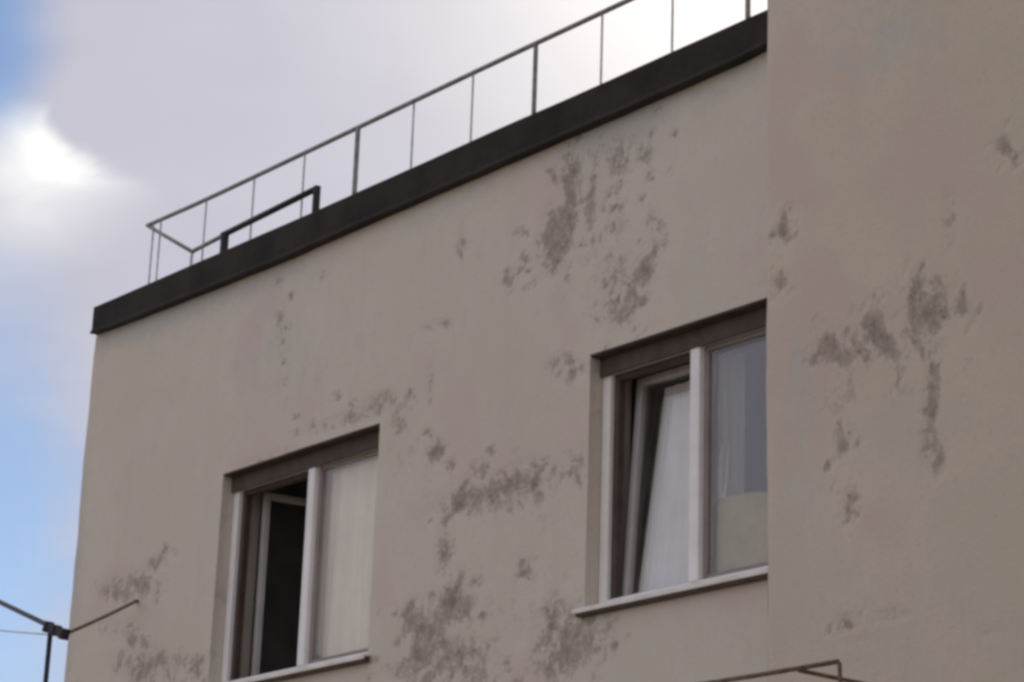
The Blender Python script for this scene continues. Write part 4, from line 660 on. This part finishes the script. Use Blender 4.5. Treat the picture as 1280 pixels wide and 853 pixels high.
# ------------------------------------------------------------------ roof railing
RY, RZ = 0.35, 7.112
DECK = zt - 0.03
def railing():
    t = empty('roof_railing', (3.0, RY, DECK))
    bm = bmesh.new()
    pts = []
    x = -0.075
    while x < WX - 0.02:
        pts.append((x, RY + 0.004 * noise.noise((x, 2, 0)), RZ + 0.006 * noise.noise((x * 0.8, 9, 0)) + 0.012 * max(0, 1 - (x + .075) / .6)))
        x += 0.25
    pts.append((WX + 0.001, RY, RZ))
    tube(bm, pts, 0.0138, 10)
    part(t, 'top_rail', bm, M_RAIL, True)
    thick = {4: 0.0145, 7: 0.0125, 10: 0.013}
    for k in range(12):
        x = 0.0841 + 0.507 * k
        if x > WX - 0.03:
            break
        r = thick.get(k, 0.0060)
        bm = bmesh.new()
        tube(bm, [(x, RY, DECK - 0.002), (x, RY, RZ - 0.002)], r, 8)
        box(bm, x - 0.04, x + 0.04, RY - 0.04, RY + 0.04, DECK - 0.004, DECK + 0.006)
        part(t, 'post', bm, M_RAIL if k in thick else M_THIN, False)
    # slim end post beside the first, and the stay that drops from the corner
    bm = bmesh.new(); tube(bm, [(-0.0, RY, DECK), (-0.0, RY, RZ + 0.004)], 0.0065, 8)
    part(t, 'post', bm, M_THIN)
    bm = bmesh.new(); tube(bm, [(-0.075, RY, RZ + 0.012), (0.555, 0.305, 6.765)], 0.0125, 8)
    part(t, 'stay', bm, M_RAIL, True)
    tag(t, 'thin grey pipe railing with slim posts along the roof edge', 'railing')
railing()

def low_guard():
    t = empty('pipe_hoop', (1.2, 0.30, DECK))
    bm = bmesh.new()
    tube(bm, [(0.552, 0.30, 6.767), (0.91, 0.30, 6.783)], 0.0135, 10)
    part(t, 'end_pipe', bm, M_RAIL, True)
    bm = bmesh.new()
    tube(bm, [(0.88, 0.298, 6.784), (1.825, 0.298, 6.812)], 0.019, 10)
    part(t, 'bar', bm, M_BLACK, True)
    for x, z, r in ((0.905, 6.79, 0.025), (1.822, 6.822, 0.022)):
        bm = bmesh.new()
        tube(bm, [(x, 0.298, DECK - 0.003), (x, 0.298, z)], r, 10)
        box(bm, x - 0.05, x + 0.05, 0.25, 0.346, DECK - 0.004, DECK + 0.008)
        part(t, 'leg', bm, M_BLACK)
    for z in (6.767,):
        bm = bmesh.new()
        tube(bm, [(0.552, 0.30, DECK - 0.003), (0.552, 0.30, z + 0.004)], 0.009, 8)
        part(t, 'leg', bm, M_THIN)
    tag(t, 'low black pipe hoop on two thick legs below the left end of the roof railing', 'pipe hoop')
low_guard()

# ------------------------------------------------------------------ suspended street lamp on its cables
CL = Vector((1.905, -1.2, 4.030)); CRt = Vector((2.085, -1.2, 3.966))
def hanging_lamp():
    t = empty('hanging_street_lamp', (1.94, -1.2, 3.0))
    bm = bmesh.new()
    mid = (CL + CRt) / 2; d = (CRt - CL); ang = math.atan2(d.z, d.x)
    mt = Matrix.Translation(mid) @ Matrix.Rotation(-ang, 4, 'Y')
    box(bm, -0.10, 0.10, -0.018, 0.018, -0.020, 0.020, 0.006, mt)
    for s in (-0.085, 0.0, 0.085):
        box(bm, s - 0.014, s + 0.014, -0.024, 0.024, -0.028, 0.026, 0.004, mt)
    part(t, 'clamp', bm, M_BLACK)
    bm = bmesh.new()
    tube(bm, [(1.94, -1.2, 4.03), (1.94, -1.2, 3.30)], 0.0125, 10)
    part(t, 'rod', bm, M_BLACK, True)
    bm = bmesh.new()
    prof = [(0.02, 3.36), (0.05, 3.35), (0.07, 3.28), (0.16, 3.20), (0.24, 3.10), (0.25, 3.07), (0.235, 3.07), (0.15, 3.17), (0.03, 3.22)]
    seg = 24
    rings = [[bm.verts.new((1.94 + r * math.cos(2 * math.pi * k / seg), -1.2 + r * math.sin(2 * math.pi * k / seg), z)) for k in range(seg)] for r, z in prof]
    for a, b in zip(rings, rings[1:]):
        for k in range(seg):
            bm.faces.new((a[k], a[(k + 1) % seg], b[(k + 1) % seg], b[k]))
    bm.faces.new(rings[0]); bm.faces.new(rings[-1])
    part(t, 'lamp_shade', bm, M_THIN, True)
    tag(t, 'black rod and clamp hanging between two cables beside the left wall edge', 'hanging lamp')
hanging_lamp()

def sagline(a, b, sag, k=16):
    a = Vector(a); b = Vector(b)
    return [a.lerp(b, i / k) - Vector((0, 0, sag * 4 * (i / k) * (1 - i / k))) for i in range(k + 1)]
def cable(name, label, a, b, r, sag, mt, cat='cable', anchor=None):
    bm = bmesh.new()
    tube(bm, sagline(a, b, sag), r, 8)
    if anchor:
        tube(bm, [(anchor[0], 0.004, anchor[2]), (anchor[0] + 0.01, -0.02, anchor[2] - 0.004)], 0.011, 8)
    return tag(build(name, bm, mt, None, False), label, cat)
cable('suspension_cable', 'short brown cable from the black clamp up to the left wall', CRt - Vector((0.015, 0, 0)), (0.757, -0.01, 4.531), 0.0095, 0.005, M_RUST, anchor=(0.757, 0, 4.531))
dirn = (Vector((0.841, -0.9, 4.365)) - CL)
cable('suspension_cable', 'dark cable running from the black clamp up and out of view to the left', CL + Vector((0.02, 0, 0)), CL + dirn * 13, 0.0135, 0.04, M_CABLE)
dw = Vector((1.06, -1.0, 4.165)) - Vector((1.93, -1.2, 3.985))
cable('thin_wire', 'very thin wire stretched level to the left of the hanging rod', (1.93, -1.2, 3.985), Vector((1.93, -1.2, 3.985)) + dw * 14, 0.004, 0.02, M_THIN, 'wire')

# ------------------------------------------------------------------ drying frame on the wing
def drying_frame():
    y0, z = -0.95, 3.257
    t = empty('drying_frame', (6.5, -0.4, z))
    bm = bmesh.new(); tube(bm, [(6.10, y0, z + 0.003), (6.45, y0, z), (6.845, y0, z)], 0.0085, 10)
    part(t, 'front_bar', bm, M_RUST, True)
    for x in (6.14, 6.66):
        bm = bmesh.new(); tube(bm, [(x, y0 + 0.004, z - 0.006), (x, WY + 0.004, z - 0.002)], 0.008, 8)
        part(t, 'arm', bm, M_RUST)
    bm = bmesh.new(); tube(bm, [(6.85, y0, z - 0.004), (6.862, y0, z - 0.22), (6.862, WY + 0.005, z - 0.40)], 0.0075, 8)
    part(t, 'brace', bm, M_RUST)
    bm = bmesh.new(); tube(bm, [(6.10, y0, z + 0.0), (6.10, y0, z - 0.22), (6.10, WY + 0.005, z - 0.40)], 0.0075, 8)
    part(t, 'brace', bm, M_RUST)
    tag(t, 'rusty brown pipe frame sticking out from the wall at the bottom edge', 'drying frame')
drying_frame()
